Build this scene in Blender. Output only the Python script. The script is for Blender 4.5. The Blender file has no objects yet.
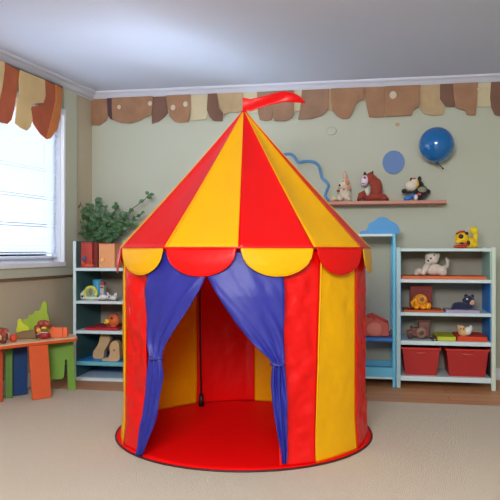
import bpy, bmesh, math, random
from mathutils import Vector, Matrix, noise
C = bpy.context.scene.collection
S = bpy.context.scene
PI = math.pi
F = 661.0                                   # focal length in pixels of the 500 px frame

# ------------------------------------------------------------------ camera
cam_d = bpy.data.cameras.new('camera'); cam = bpy.data.objects.new('camera', cam_d); C.objects.link(cam)
cam.location = (0, 0, 1.0); cam.rotation_euler = (PI/2, 0, 0)
cam_d.sensor_width = 36; cam_d.lens = F/500*36; cam_d.clip_end = 100
S.camera = cam
# ------------------------------------------------------------------ world, lights, exposure
w = bpy.data.worlds.new('daylight'); S.world = w; w.use_nodes = True
w.node_tree.nodes['Background'].inputs[0].default_value = (0.86, 0.93, 1.0, 1)
w.node_tree.nodes['Background'].inputs[1].default_value = 3.4
def area(name, loc, target, sx, sy, power, col):
    l = bpy.data.lights.new(name, 'AREA'); l.shape = 'RECTANGLE'; l.size = sx; l.size_y = sy; l.energy = power; l.color = col
    o = bpy.data.objects.new(name, l); C.objects.link(o); o.location = loc
    o.rotation_euler = (Vector(target)-Vector(loc)).to_track_quat('-Z', 'Y').to_euler()
    return o
area('frontal_fill', (-0.45, -0.45, 2.10), (0.05, 4.4, 0.75), 1.5, 0.9, 74, (1.0, 0.985, 0.955))  # unseen soft fill added near the camera to light the tent from the front
area('window_daylight', (-2.35, 4.1, 0.60), (-1.3, 4.9, 2.34), 1.2, .5, 52, (0.80, 0.90, 1.0)).data.spread = math.radians(75)
S.view_settings.view_transform = 'Standard'; S.view_settings.look = 'None'
S.view_settings.gamma = 1; S.view_settings.use_curve_mapping = False
S.view_settings.exposure = 1.27

# ------------------------------------------------------------------ materials
def lin(c):
    c /= 255.0
    return c/12.92 if c <= .04045 else ((c+.055)/1.055)**2.4
MC = {}
def mat(rgb, rough=.55, var=.08, scale=12, bump=0.0, bscale=60, sheen=0, trans=0, metal=0, coat=0, name='paint'):
    key = (rgb, rough, var, scale, bump, bscale, sheen, trans, metal, coat)
    if key in MC: return MC[key]
    m = bpy.data.materials.new(name); m.use_nodes = True; nt = m.node_tree; N = nt.nodes; L = nt.links
    b = N['Principled BSDF']; col = tuple(lin(v) for v in rgb)
    tc = N.new('ShaderNodeTexCoord'); ns = N.new('ShaderNodeTexNoise'); ns.inputs['Scale'].default_value = scale
    ns.inputs['Detail'].default_value = 4
    L.new(tc.outputs['Object'], ns.inputs['Vector'])
    mx = N.new('ShaderNodeMix'); mx.data_type = 'RGBA'
    mx.inputs[6].default_value = tuple(v*(1-var) for v in col)+(1,)
    mx.inputs[7].default_value = tuple(min(1, v*(1+var)) for v in col)+(1,)
    L.new(ns.outputs['Fac'], mx.inputs[0]); L.new(mx.outputs[2], b.inputs['Base Color'])
    b.inputs['Roughness'].default_value = rough; b.inputs['Metallic'].default_value = metal
    b.inputs['Sheen Weight'].default_value = sheen; b.inputs['Coat Weight'].default_value = coat
    if bump:
        n2 = N.new('ShaderNodeTexNoise'); n2.inputs['Scale'].default_value = bscale; n2.inputs['Detail'].default_value = 3
        L.new(tc.outputs['Object'], n2.inputs['Vector'])
        bp = N.new('ShaderNodeBump'); bp.inputs['Strength'].default_value = bump; bp.inputs['Distance'].default_value = .02
        L.new(n2.outputs['Fac'], bp.inputs['Height']); L.new(bp.outputs['Normal'], b.inputs['Normal'])
    if trans:
        t = N.new('ShaderNodeBsdfTranslucent'); L.new(mx.outputs[2], t.inputs['Color'])
        ms = N.new('ShaderNodeMixShader'); ms.inputs[0].default_value = trans
        L.new(b.outputs[0], ms.inputs[1]); L.new(t.outputs[0], ms.inputs[2])
        L.new(ms.outputs[0], N['Material Output'].inputs['Surface'])
    MC[key] = m
    return m
def wood_floor():
    m = bpy.data.materials.new('wood_planks'); m.use_nodes = True; nt = m.node_tree; N = nt.nodes; L = nt.links
    b = N['Principled BSDF']; tc = N.new('ShaderNodeTexCoord'); mp = N.new('ShaderNodeMapping')
    mp.inputs['Rotation'].default_value = (0, 0, math.radians(10))
    br = N.new('ShaderNodeTexBrick'); br.inputs['Scale'].default_value = 1; br.inputs['Brick Width'].default_value = 1.1
    br.inputs['Row Height'].default_value = .12; br.inputs['Mortar Size'].default_value = .002
    br.inputs['Color1'].default_value = (lin(222), lin(156), lin(104), 1); br.inputs['Color2'].default_value = (lin(204), lin(138), lin(90), 1)
    br.inputs['Mortar'].default_value = (lin(80), lin(52), lin(35), 1)
    m2 = N.new('ShaderNodeMapping'); m2.inputs['Scale'].default_value = (2, 30, 1); ns = N.new('ShaderNodeTexNoise'); ns.inputs['Scale'].default_value = 3
    mx = N.new('ShaderNodeMix'); mx.data_type = 'RGBA'; mx.blend_type = 'MULTIPLY'; mx.inputs[0].default_value = .35
    L.new(tc.outputs['Object'], mp.inputs[0]); L.new(mp.outputs[0], br.inputs['Vector']); L.new(mp.outputs[0], m2.inputs[0]); L.new(m2.outputs[0], ns.inputs['Vector'])
    L.new(br.outputs['Color'], mx.inputs[6]); L.new(ns.outputs['Color'], mx.inputs[7]); L.new(mx.outputs[2], b.inputs['Base Color'])
    b.inputs['Roughness'].default_value = .42
    return m
def glass_mat():
    m = bpy.data.materials.new('window_glass'); m.use_nodes = True; nt = m.node_tree; N = nt.nodes; L = nt.links
    t = N.new('ShaderNodeBsdfTransparent'); t.inputs[0].default_value = (.95, .98, 1, 1)
    g = N.new('ShaderNodeBsdfGlossy'); g.inputs['Roughness'].default_value = .03
    fr = N.new('ShaderNodeFresnel'); fr.inputs[0].default_value = 1.35
    ms = N.new('ShaderNodeMixShader'); L.new(fr.outputs[0], ms.inputs[0]); L.new(t.outputs[0], ms.inputs[1]); L.new(g.outputs[0], ms.inputs[2])
    L.new(ms.outputs[0], N['Material Output'].inputs['Surface'])
    return m
M_WALL = mat((190, 194, 178), .85, .03, 1.5, .05, 90, name='sage_wall')
M_WALLL = mat((194, 182, 156), .8, .05, 3, .04, 60, name='tan_wall')
M_SURR = mat((192, 196, 176), .75, .03, 4)
M_CEIL = mat((208, 219, 243), .9, .02, 2, .06, 120, name='ceiling_paint')
M_CROWN = mat((208, 212, 230), .6, .02, 5)
M_WHITE = mat((235, 238, 245), .45, .02, 8)
M_RUG = mat((203, 187, 164), .97, .10, 140, .5, 260, sheen=.2, name='rug_pile')
RED = mat((240, 4, 6), .36, .05, 5, .10, 18, trans=.14, name='red_nylon')
YEL = mat((250, 186, 4), .38, .05, 5, .10, 18, trans=.14, name='yellow_nylon')
REDM = mat((250, 4, 8), .62, .05, 5, .05, 12, name='red_mat')
REDM.node_tree.nodes['Principled BSDF'].inputs['Specular IOR Level'].default_value = .15
for q, sp_l in ((RED, .42), (YEL, .3)): q.node_tree.nodes['Principled BSDF'].inputs['Specular IOR Level'].default_value = sp_l
BLU = mat((40, 44, 150), .48, .07, 6, .12, 22, trans=.10, name='blue_nylon')
EDGE = mat((208, 230, 235), .5, .03, 8, name='pale_edge')

# ------------------------------------------------------------------ frames and mesh builder
A10 = math.radians(10); SI, CO = math.sin(A10), math.cos(A10)
FB = Matrix.Rotation(-A10, 4, 'Z')                     # frame of the back wall: x along it, y into it
BL = Vector((-1.355, 5.67, 0)); PW = SI*BL.x+CO*BL.y   # back left corner, distance of the wall
la = Vector((-.297, -.955, 0)).normalized(); lm = Vector((-la.y, la.x, 0))
FL = Matrix(((la.x, lm.x, 0, BL.x), (la.y, lm.y, 0, BL.y), (0, 0, 1, 0), (0, 0, 0, 1)))  # left wall: x towards the camera, y into the room
UBL = CO*BL.x-SI*BL.y
def at(px, py, p):
    """point of the vertical plane at distance p parallel to the back wall, in the frame FB"""
    dx = (px-250)/F; t = p/(SI*dx+CO)
    return Vector((t*(CO*dx-SI), p, 1-(py-250)/F*t))
def kk(px, p): return p/(SI*(px-250)/F+CO)/F
def atl(px, py, off):
    dx = (px-250)/F; t = (lm.x*BL.x+lm.y*BL.y+off)/(lm.x*dx+lm.y)
    P = Vector((t*dx, t, 0))-BL
    return Vector((P.dot(la), off, 1-(py-250)/F*t))

class MB:
    def __init__(s, k=1.0, o=(0, 0, 0)): s.bm = bmesh.new(); s.k = k; s.o = Vector(o)
    def P(s, v): return Vector(v)*s.k+s.o
    def box(s, c, d, rot=None):
        r = Matrix.Rotation(math.radians(rot[1]), 3, rot[0]) if rot else Matrix.Identity(3)
        vs = [s.bm.verts.new(s.P(Vector(c)+r@Vector((x*d[0]/2, y*d[1]/2, z*d[2]/2)))) for x in (-1, 1) for y in (-1, 1) for z in (-1, 1)]
        for f in ((0, 1, 3, 2), (4, 6, 7, 5), (0, 4, 5, 1), (2, 3, 7, 6), (0, 2, 6, 4), (1, 5, 7, 3)): s.bm.faces.new([vs[i] for i in f])
        return s
    def b2(s, a, b): return s.box([(a[i]+b[i])/2 for i in range(3)], [abs(b[i]-a[i]) for i in range(3)])
    def ell(s, c, r, rot=None, n=20):
        if not hasattr(r, '__len__'): r = (r, r, r)
        R = Matrix.Rotation(math.radians(rot[1]), 3, rot[0]) if rot else Matrix.Identity(3)
        g = bmesh.ops.create_uvsphere(s.bm, u_segments=n, v_segments=max(8, n//2+2), radius=1)
        for v in g['verts']: v.co = s.P(Vector(c)+R@Vector((v.co.x*r[0], v.co.y*r[1], v.co.z*r[2])))
        return s
    def tube(s, pts, rad, n=8, closed=False):
        pts = [Vector(p) for p in pts]; m = len(pts); rings = []
        if not hasattr(rad, '__len__'): rad = [rad]*m
        for i, p in enumerate(pts):
            if closed: d = pts[(i+1) % m]-pts[i-1]
            else: d = pts[min(i+1, m-1)]-pts[max(i-1, 0)]
            d.normalize(); a = Vector((0, 0, 1)) if abs(d.z) < .9 else Vector((0, 1, 0))
            u = d.cross(a).normalized(); v = d.cross(u)
            rings.append([s.bm.verts.new(s.P(p+(u*math.cos(q*2*PI/n)+v*math.sin(q*2*PI/n))*rad[i])) for q in range(n)])
        for i in range(m if closed else m-1):
            A, B = rings[i], rings[(i+1) % m]
            for q in range(n): s.bm.faces.new((A[q], A[(q+1) % n], B[(q+1) % n], B[q]))
        if not closed: s.bm.faces.new(rings[0]); s.bm.faces.new(rings[-1])
        return s
    def prism(s, poly, y0, y1, axis='y'):
        def q(a, b, h): return (a, h, b) if axis == 'y' else ((a, b, h) if axis == 'z' else (h, a, b))
        A = [s.bm.verts.new(s.P(q(a, b, y0))) for a, b in poly]; B = [s.bm.verts.new(s.P(q(a, b, y1))) for a, b in poly]
        s.bm.faces.new(A); s.bm.faces.new(B[::-1]); n = len(poly)
        for i in range(n): s.bm.faces.new((A[i], B[i], B[(i+1) % n], A[(i+1) % n]))
        return s
    def lathe(s, prof, c=(0, 0, 0), n=24):
        rings = [[s.bm.verts.new(s.P((c[0]+r*math.cos(q*2*PI/n), c[1]+r*math.sin(q*2*PI/n), c[2]+z))) for q in range(n)] for r, z in prof]
        for A, B in zip(rings, rings[1:]):
            for q in range(n): s.bm.faces.new((A[q], A[(q+1) % n], B[(q+1) % n], B[q]))
        s.bm.faces.new(rings[0]); s.bm.faces.new(rings[-1])
        return s
    def grid(s, fn, nu, nv):
        V = [[s.bm.verts.new(s.P(fn(i/nu, j/nv))) for i in range(nu+1)] for j in range(nv+1)]
        for j in range(nv):
            for i in range(nu):
                s.bm.faces.new((V[j][i], V[j][i+1], V[j+1][i+1], V[j+1][i]))
        return s
    def build(s, name, m, parent=None, bevel=0, smooth=True, solid=0, subsurf=0, frame=None):
        bmesh.ops.remove_doubles(s.bm, verts=s.bm.verts, dist=1e-6)
        bmesh.ops.recalc_face_normals(s.bm, faces=s.bm.faces)
        me = bpy.data.meshes.new(name); s.bm.to_mesh(me); s.bm.free(); me.materials.append(m)
        o = bpy.data.objects.new(name, me); C.objects.link(o)
        if parent is not None: o.parent = parent
        if frame is not None: o.matrix_world = frame
        if smooth:
            for p in me.polygons: p.use_smooth = True
        if solid:
            q = o.modifiers.new('thickness', 'SOLIDIFY'); q.thickness = solid; q.offset = 0
        if bevel:
            q = o.modifiers.new('bevel', 'BEVEL'); q.width = bevel; q.segments = 2; q.limit_method = 'ANGLE'; q.angle_limit = math.radians(40)
            q.harden_normals = True
        if subsurf:
            q = o.modifiers.new('sub', 'SUBSURF'); q.levels = q.render_levels = subsurf
        return o
def tag(o, label, cat, group=None):
    o['label'] = label; o['category'] = cat
    if group: o['group'] = group
    return o
def struct(o): o['kind'] = 'structure'; return o
def thing(name, label, cat, loc, rz=0.0, group=None, frame=FB):
    e = bpy.data.objects.new(name, None); C.objects.link(e); e.empty_display_size = .05
    v = frame@Vector(loc) if frame is not None else Vector(loc)
    e.location = v; e.rotation_euler = (0, 0, rz-(A10 if frame is FB else 0))
    return tag(e, label, cat, group)
bpy.context.view_layer.update()

# ------------------------------------------------------------------ the setting
H = 2.287; HC = 2.342                       # crown bottom, ceiling
BW = 4.3
u0, u1 = UBL, UBL+BW
struct(MB().b2((u0-.2, PW, 0), (u1+.2, PW+.12, HC)).build('wall_back', M_WALL, smooth=False, frame=FB))
# floor
struct(MB().b2((-4.4, -2.4, -.1), (4.2, 6.4, 0)).build('floor', wood_floor(), smooth=False))
struct(MB().b2((-4.4, -2.4, HC), (4.2, 6.4, HC+.1)).build('ceiling', M_CEIL, smooth=False))
struct(MB().b2((-4.4, -2.0, 0), (4.2, -1.9, HC)).build('wall_front', M_WALL, smooth=False))
struct(MB().b2((u1, -2.2, 0), (u1+.12, PW, HC)).build('wall_right', M_WALL, smooth=False, frame=FB))
# left wall with the window opening
sR = atl(60.5, 200, 0).x; sL = sR+1.75; zB, zT = .905, 2.06
lw = MB()
lw.b2((-.12, -.14, 0), (8.2, 0, zB)); lw.b2((-.12, -.14, zT), (8.2, 0, HC)); lw.b2((-.12, -.14, zB), (sR, 0, zT)); lw.b2((sL, -.14, zB), (8.2, 0, zT))
struct(lw.build('wall_left', M_WALLL, smooth=False, frame=FL))
# crown moulding profiles
def crown(frame, a, b, y, sgn, name):
    pr = [(0, H-.012), (.012, H-.012), (.016, H), (.03, H+.006), (.055, H+.03), (.075, H+.04), (.08, HC-.006), (.08, HC), (0, HC)]
    m = MB(); m.prism([(y+sgn*d, z) for d, z in pr], a, b, 'x')
    return struct(m.build(name, M_CROWN, smooth=False, frame=frame))
crown(FB, u0, u1, PW, -1, 'trim_1'); crown(FL, 0, 8, 0, 1, 'trim_2')
struct(MB().b2((u0, PW-.015, 0), (u1, PW, .09)).build('baseboard_back', M_WHITE, smooth=False, frame=FB))
struct(MB().b2((.02, 0, 0), (8, .015, .10)).build('baseboard_left', M_WHITE, smooth=False, frame=FL))
# flat surround board beside and below the window
s77 = atl(77, 200, .02).x; s65 = atl(65, 200, .03).x
sb = MB(); sb.b2((s77, 0, .80), (s65+.02, .02, H)); sb.b2((s77-.01, 0, .80), (sL+.25, .022, .875)); sb.b2((s65, 0, zT+.02), (sL+.25, .02, H))
sb.b2((sL+.05, 0, .80), (sL+.25, .02, H))
struct(sb.build('trim_3', M_SURR, smooth=False, frame=FL))
struct(MB().b2((s77-.02, 0, .790), (sL+.27, .028, .803)).build('trim_4', mat((120, 96, 78), .6), smooth=False, frame=FL))
# window
wr = bpy.data.objects.new('window_1', None); C.objects.link(wr); wr.matrix_world = FL; struct(wr)
cs = MB(); t_ = s65
cs.b2((t_, .0, zB-.035), (sR+.004, .035, zT+.05)); cs.b2((sL-.004, 0, zB-.035), (sL+.06, .035, zT+.05))
cs.b2((t_, 0, zT), (sL+.06, .035, zT+.05)); cs.b2((t_, 0, zB-.035), (sL+.06, .04, zB+.002))
cs.build('window_casing', M_WHITE, wr, bevel=.004, smooth=False)
fr = MB()
for a, b in ((sR, sR+.05), (sL-.05, sL), ((sR+sL)/2-.02, (sR+sL)/2+.02)): fr.b2((a, -.11, zB), (b, -.05, zT))
fr.b2((sR, -.11, zB), (sL, -.05, zB+.05)); fr.b2((sR, -.11, zT-.05), (sL, -.05, zT)); fr.b2((sR, -.13, zB-.0), (sL, 0, zB+.012))
fr.b2((sR-.001, -.14, zB), (sR+.012, .002, zT)); fr.b2((sL-.012, -.14, zB), (sL+.001, .002, zT)); fr.b2((sR, -.14, zT-.012), (sL, .002, zT+.001))
fr.build('window_frame', mat((225, 232, 245), .45, .02), wr, bevel=.003, smooth=False)
MB().b2((sR+.04, -.085, zB+.04), (sL-.04, -.080, zT-.04)).build('glass_pane', glass_mat(), wr, smooth=False)
# blind
bl = thing('window_blind', 'white horizontal slatted blind hanging in the bright window', 'blind', (0, 0, 0), frame=None)
bl.matrix_world = FL
SLAT = 46
m = MB(); z = zB+.07; i = 0
while z < zT-.06:
    m.box(((sR+sL)/2, -.028, z), (sL-sR-.05, .030, .0016), ('X', SLAT if i % 9 else SLAT*.5)); z += .0235; i += 1
m.build('slats', mat((244, 247, 252), .5, .01, trans=.45), bl, smooth=False)
MB().b2((sR+.02, -.045, zT-.045), (sL-.02, -.008, zT-.005)).build('head_rail', M_WHITE, bl, bevel=.003, smooth=False)
MB().b2((sR+.02, -.04, zB+.03), (sL-.02, -.014, zB+.048)).build('bottom_rail', M_WHITE, bl, bevel=.003, smooth=False)
for q in (.12, .5, .88):
    x = sR+(sL-sR)*q
    MB().tube([(x, -.006, zB+.04), (x, -.006, zT-.03)], .0015, 6).build('ladder_cord', mat((225, 225, 228), .7), bl)

# rug
rg = MB(); rg.prism([(-2.38, 4.43), (1.95, 4.43), (1.95, -1.2), (-2.95, -1.2)], 0.0005, .005, 'z')
tag(rg.build('area_rug', M_RUG, smooth=False, frame=FB), 'large beige low-pile rug under the play tent', 'rug')

# ------------------------------------------------------------------ valances
VC = {'b': mat((158, 118, 90), .8, .38, 9), 'd': mat((120, 86, 72), .8, .25, 9), 'm': mat((150, 116, 94), .8, .35, 9),
      't': mat((184, 158, 122), .8, .28, 9), 'l': mat((204, 192, 158), .85, .08, 10), 'p': mat((88, 62, 70), .8, .1)}
vb = thing('scalloped_valance', 'brown and tan patchwork scalloped valance under the crown of the back wall', 'valance', (0, PW, 0))
top = lambda x: 99.5-(x-92)*.0425
PC = [('b', [91.5, 110], [(109, 116), (106.5, 121), (100, 125.5), (92, 125.3)], 0),
      ('p', [107, 114], [(113.5, 112), (113, 120), (110.5, 119), (108, 115)], 1),
      ('b', [112, 153], [(153, 106), (151.7, 115), (145.5, 117.4), (140, 120.7), (131, 123.3), (121, 122.7), (112.5, 119.5), (112, 108)], 2),
      ('d', [151.5, 166], [(168, 113), (165.3, 116.5), (158.7, 121.8), (152, 124)], 0),
      ('b', [166, 190.5], [(190.5, 111), (188.4, 122.2), (180, 122.5), (175, 121.5), (170, 117), (167.5, 108)], 2),
      ('l', [190, 209], [(209, 112), (206, 119.5), (191, 121)], 0),
      ('d', [208, 217], [(219, 108), (223, 113), (222.6, 121), (214, 121), (210, 117.5), (207, 110)], 2),
      ('t', [216, 243], [(243, 110), (238, 113), (230, 112), (224, 115), (218, 106)], 1),
      ('l', [242, 258], [(259, 113), (244, 113)], 0),
      ('m', [257, 273], [(273, 112), (272, 120), (266, 121), (260, 120), (258, 112)], 1),
      ('m', [272.5, 294], [(294, 113), (292, 118), (286, 121), (275, 121), (273, 118)], 2),
      ('l', [293, 303], [(300, 111), (294, 112)], 0),
      ('m', [302, 329], [(329, 106), (328, 110), (323, 115), (312, 119), (298, 119.5), (300, 111)], 1),
      ('t', [327, 333], [(333, 104), (332, 111), (329, 110)], 0),
      ('b', [331, 364], [(364, 100), (359, 101), (356, 104), (352.7, 112), (349, 118.4), (343, 119), (337, 116), (332.5, 111), (331, 100)], 2),
      ('b', [363, 386], [(386, 108), (383.5, 117), (376, 117.5), (369, 117), (366.5, 106)], 1),
      ('b', [385, 420], [(420, 100), (418.6, 107), (413, 110), (411.5, 115.6), (396, 116.2), (384.6, 116.8)], 2),
      ('t', [419, 442], [(440, 99), (445, 108), (443, 115), (433, 116), (424, 114), (420, 109)], 0),
      ('d', [440, 455], [(455, 107), (446, 107), (440, 99)], 1),
      ('b', [453, 478], [(477, 100), (475.5, 115), (467, 115), (466, 111), (456, 108), (454, 98)], 2),
      ('l', [477, 492], [(491, 107), (477, 107)], 0),
      ('d', [491, 520], [(520, 112), (510, 117), (500, 116.2), (494.5, 114.5), (491, 107), (490, 98)], 1),
      ('b', [518, 548], [(548, 112), (538, 116), (526, 116), (519, 110)], 2)]
for c, (xa, xb), low, lay in PC:
    off = PW-.010-lay*.008
    pts = [at(xa, top(xa)-3, off), at(xb, top(xb)-3, off)]+[at(a, b, off) for a, b in low]
    m = MB(); m.prism([(p.x, min(p.z, H+.004)) for p in pts], off-.008-PW, off-PW)
    m.build('valance_panel', VC[c], vb, bevel=.002, smooth=False)
# small light marks printed on the panels
for a, b, r in ((119, 107, 2), (150, 103.5, 2.2), (173, 107.5, 2.5), (185.5, 104, 2.5), (393, 95, 3.6), (479, 89, 1.8)):
    p = at(a, b, PW-.036); k = kk(a, PW)
    m = MB().ell((p.x, -.0355, p.z), (r*k, .002, r*k*1.1), n=12).build('printed_spot', mat((205, 190, 170), .8), vb)

vl = thing('window_valance', 'orange and beige scalloped valance hanging over the window', 'valance', (0, 0, 0), frame=None); vl.matrix_world = FL
ORG = mat((194, 104, 70), .75, .2, 9, .1, 30, trans=.2); BEI = mat((230, 202, 148), .8, .12, 9, .1, 30, trans=.2); ORT = mat((216, 136, 78), .8, .2, 9, trans=.2)
LV = [(ORG, [(4, 62), (19.6, 71), (19.6, 76), (17.6, 88), (15, 108), (12, 120), (8, 124), (0, 122), (-6, 118), (-4, 100), (1.6, 88)], 0),
      (BEI, [(-14, 54), (4, 62), (4, 70), (1.6, 88), (-3, 110), (-8, 120), (-16, 112), (-16, 90)], 1),
      (ORG, [(-40, 42), (-14, 54), (-16, 90), (-15, 108), (-24, 120), (-38, 112), (-42, 80)], 0),
      (BEI, [(-78, 24), (-40, 42), (-42, 80), (-48, 106), (-62, 100), (-80, 78)], 1),
      (BEI, [(19.6, 70), (44.4, 80), (45, 96), (43, 103), (38, 103.5), (33, 104), (30.4, 108), (32, 120), (30, 127), (26, 131), (20, 128), (14.4, 123.6), (16, 106), (19, 90), (18.5, 80)], 1),
      (ORG, [(44.4, 80), (58, 86), (56.5, 100), (51.6, 120), (47, 139), (41, 134), (34, 124), (31.6, 112), (32.5, 107), (41, 105), (44.4, 98)], 0),
      (ORT, [(55, 84.5), (61.8, 88), (61.6, 100), (60, 116), (57, 129), (50, 138.6), (46, 139.4), (51, 119), (55.6, 100)], 1)]
for mt, pl, lay in LV:
    pts = [atl(a, b, .07) for a, b in pl]
    m = MB(); m.prism([(p.x, min(p.z, H-.002)) for p in pts], .06+lay*.009, .068+lay*.009)
    # (x, height) polygon extruded along the wall normal
    m.build('valance_panel', mt, vl, bevel=.0025, smooth=False)
MB().b2((atl(62, 200, .05).x, .0, H-.03), (3.4, .058, H-.014)).build('mounting_board', mat((110, 84, 66), .7), vl, smooth=False)

# ------------------------------------------------------------------ play tent
TD = 3.65; TC = Vector((-.033, TD, .005)); RW = .668; RE = .692; ZE = 1.012; ZA = 1.764; Z0 = .007
tent = thing('play_tent', 'red and yellow circus play tent with open blue door curtains on the rug', 'play tent', TC, frame=None)
tent.rotation_euler = (0, 0, math.radians(-1.5))
def ring(th, r, z): return Vector((r*math.sin(th), -r*math.cos(th), z-TC.z))
rad = math.radians
def wr_(th, z, amp=1.0):
    s = th*RW
    n = noise.noise(Vector((s*5.2+z*2.2, z*2.1, 3.1)))*.010+noise.noise(Vector((s*11-z*7, z*7+s*3, 8.7)))*.0055
    n += (.5-abs(noise.noise(Vector((s*9+z*7, z*5-s*5, 18.7)))))*.010
    n += (.5-abs(noise.noise(Vector((s*8-z*11, z*7+s*6, 38.7)))))*.006-.008
    return n*amp
COLS = [RED, YEL]
def seam_at(t, v): return t+(1.6-3.6*(1-v)) if t == 33.5 else t
def wall_panel(i, ta, tb, z0=Z0+.008, z1=ZE-.012):
    def fn(u, v):
        tA, tB = seam_at(ta, v), seam_at(tb, v)
        th = rad(tA+(tB-tA)*u); z = z0+(z1-z0)*v
        e = min(1, v*9, (1-v)*9+.15)*(.15+.85*min(1, 5*u, 5*(1-u)))*(2.1 if i in (0, 2, 10) else .5 if i in (1, 9) else .3); fl = max(0, 1-v*5)**2*.012
        # slight pull-in of the cloth between the seams
        c = rad(30); j = math.floor(th/c)*c+c/2
        r = RW*(math.cos(c/2)/math.cos(th-j))*.55+RW*.45
        return ring(th, r+wr_(th, z)*e+fl, z)
    m = MB(); m.grid(fn, max(8, int((tb-ta)*.9)), 84)
    return m.build('wall_panel', COLS[i % 2], tent, solid=.0015)
SEAM = [0, 33.5, 58.3, 92, 122, 150, 176, 209, 240, 268, 296.5, 330, 360]
for i in range(12):
    a, b = SEAM[i], SEAM[i+1]
    if i == 0: wall_panel(i, 16, b)
    elif i == 11: continue
    elif i == 10: wall_panel(i, a-360, -44)
    else: wall_panel(i, a if a < 180 else a-360, b if a < 180 else b-360)
# lintel strips above the doorway
for i, a, b in ((10, -44, -30), (11, -30, 0), (12, 0, 16)):
    m = MB(); m.grid(lambda u, v: ring(rad(a+(b-a)*u), RW-.022, .955+.036*v), 8, 3); m.build('door_lintel', COLS[i % 2], tent, solid=.0015)
# wall seam pipings
for i in range(12):
    if i in (0, 11): continue
    th = SEAM[i] if i < 7 else SEAM[i]-360
    pts = [ring(rad(seam_at(th, (z-Z0)/(ZE-Z0))), RW+wr_(rad(th), z)*.12+max(0, 1-(z-Z0)/(ZE-Z0)*5)**2*.012+.0015, z) for z in [Z0+.01+(ZE-.03)*j/30 for j in range(31)]]
    MB().tube(pts, .0032, 6).build('seam_piping', YEL if i in (1, 10) else RED, tent)
# roof
for i in range(12):
    A = ring(rad(i*30), RE, ZE); B = ring(rad(i*30+30), RE, ZE); T = Vector((0, 0, ZA-TC.z))
    TA = T+(A-Vector((0, 0, A.z))).normalized()*.008; TB = T+(B-Vector((0, 0, B.z))).normalized()*.008
    nn = (B-A).cross(T-A).normalized()
    if nn.z < 0: nn = -nn
    def fn(u, v):
        P = (A.lerp(B, u)).lerp(TA.lerp(TB, u), v)
        s = math.sin(PI*u)*math.sin(PI*min(1, v*1.02))
        return P-nn*s*.012+nn*noise.noise(P*5)*.006*math.sin(PI*u)*(1-v)-Vector((0, 0, 1))*.010*math.sin(PI*v)
    MB().grid(fn, 16, 34).build('roof_panel', COLS[i % 2], tent, solid=.0015)
    pts = [fn(0, v/30)+Vector((0, 0, .001)) for v in range(31)]
    MB().tube(pts, .0028, 6).build('roof_seam', YEL if i % 2 else RED, tent)
# eave piping
pts = []
for i in range(12):
    A = ring(rad(i*30), RE+.002, ZE-.002); B = ring(rad(i*30+30), RE+.002, ZE-.002)
    pts += [A.lerp(B, q/4) for q in range(4)]
MB().tube(pts, .0045, 8, True).build('eave_piping', mat((200, 16, 14), .45), tent)
# scallops
for i in range(12):
    A = ring(rad(i*30+.8), RE, ZE-.004); B = ring(rad(i*30+29.2), RE, ZE-.004); d = .122
    out = ((A+B)/2); out.z = 0; out.normalize()
    def fn(u, v):
        s = 2*u-1; dep = d*(max(0, 1-abs(s)**2.05))**.52+.004
        P = A.lerp(B, u)
        h = v*dep
        k_ = noise.noise(Vector((P.x*7, P.y*7, h*9)))*.006*v
        return P+Vector((0, 0, -h))+out*(.002+.10*h+.010*math.sin(PI*min(1, v))*(1-s*s)+k_)
    MB().grid(fn, 28, 10).build('scallop', COLS[(i+1) % 2], tent, solid=.002)
    pts = [fn(u/28, 1) for u in range(29)]
    MB().tube(pts, .0028, 6).build('scallop_piping', COLS[(i+1) % 2], tent)
# floor mat with dark bound edge
def disc(u, v):
    th = u*2*PI; r = .690*v; return ring(th, r, Z0+.004+noise.noise(Vector((r*math.sin(th)*4, r*math.cos(th)*4, 0)))*.0025*(1-v))
MB().grid(disc, 72, 14).build('floor_mat', REDM, tent, solid=.004)
MB().tube([ring(rad(q*5), .694, Z0+.003) for q in range(72)], .0055, 8, True).build('mat_piping', mat((74, 12, 14), .6), tent)
# curtains: rows of (py, left px, right px)
def theta_px(px, r):
    lo, hi = -1.3, 1.3
    for _ in range(40):
        mi = (lo+hi)/2
        x = 250+F*(TC.x+r*math.sin(mi))/(TD-r*math.cos(mi))
        if x < px: lo = mi
        else: hi = mi
    return (lo+hi)/2+rad(1.5)
def zpy(py, th, r): return 1-(py-250)/F*(TD-r*math.cos(th-rad(1.5)))
def interp(rows, y):
    for a, b in zip(rows, rows[1:]):
        if a[0] <= y <= b[0]:
            t = (y-a[0])/(b[0]-a[0]); return a[1]+(b[1]-a[1])*t, a[2]+(b[2]-a[2])*t
    return rows[-1][1:]
LR = [(252, 145, 206), (275, 145, 205.5), (290, 145.3, 199), (310, 146, 187), (330, 147, 174), (345, 149, 165), (354, 151.5, 162.5), (358, 152, 162), (362, 151.5, 163), (375, 149, 164),
      (395, 147, 160), (412, 144.5, 158), (430, 141, 153), (448, 138, 146), (455.5, 137.5, 142.5)]
RR = [(252, 203, 284.5), (275, 205.5, 284.5), (288, 213, 284.5), (305, 223.5, 284.5), (325, 237, 284), (345, 254, 284), (356, 266, 284), (362, 271.5, 283.5), (366, 272, 283.5), (372, 271, 285),
      (385, 270.5, 286), (405, 272.5, 286.5), (430, 276, 287), (450, 280, 287), (463, 281.5, 286)]
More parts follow.
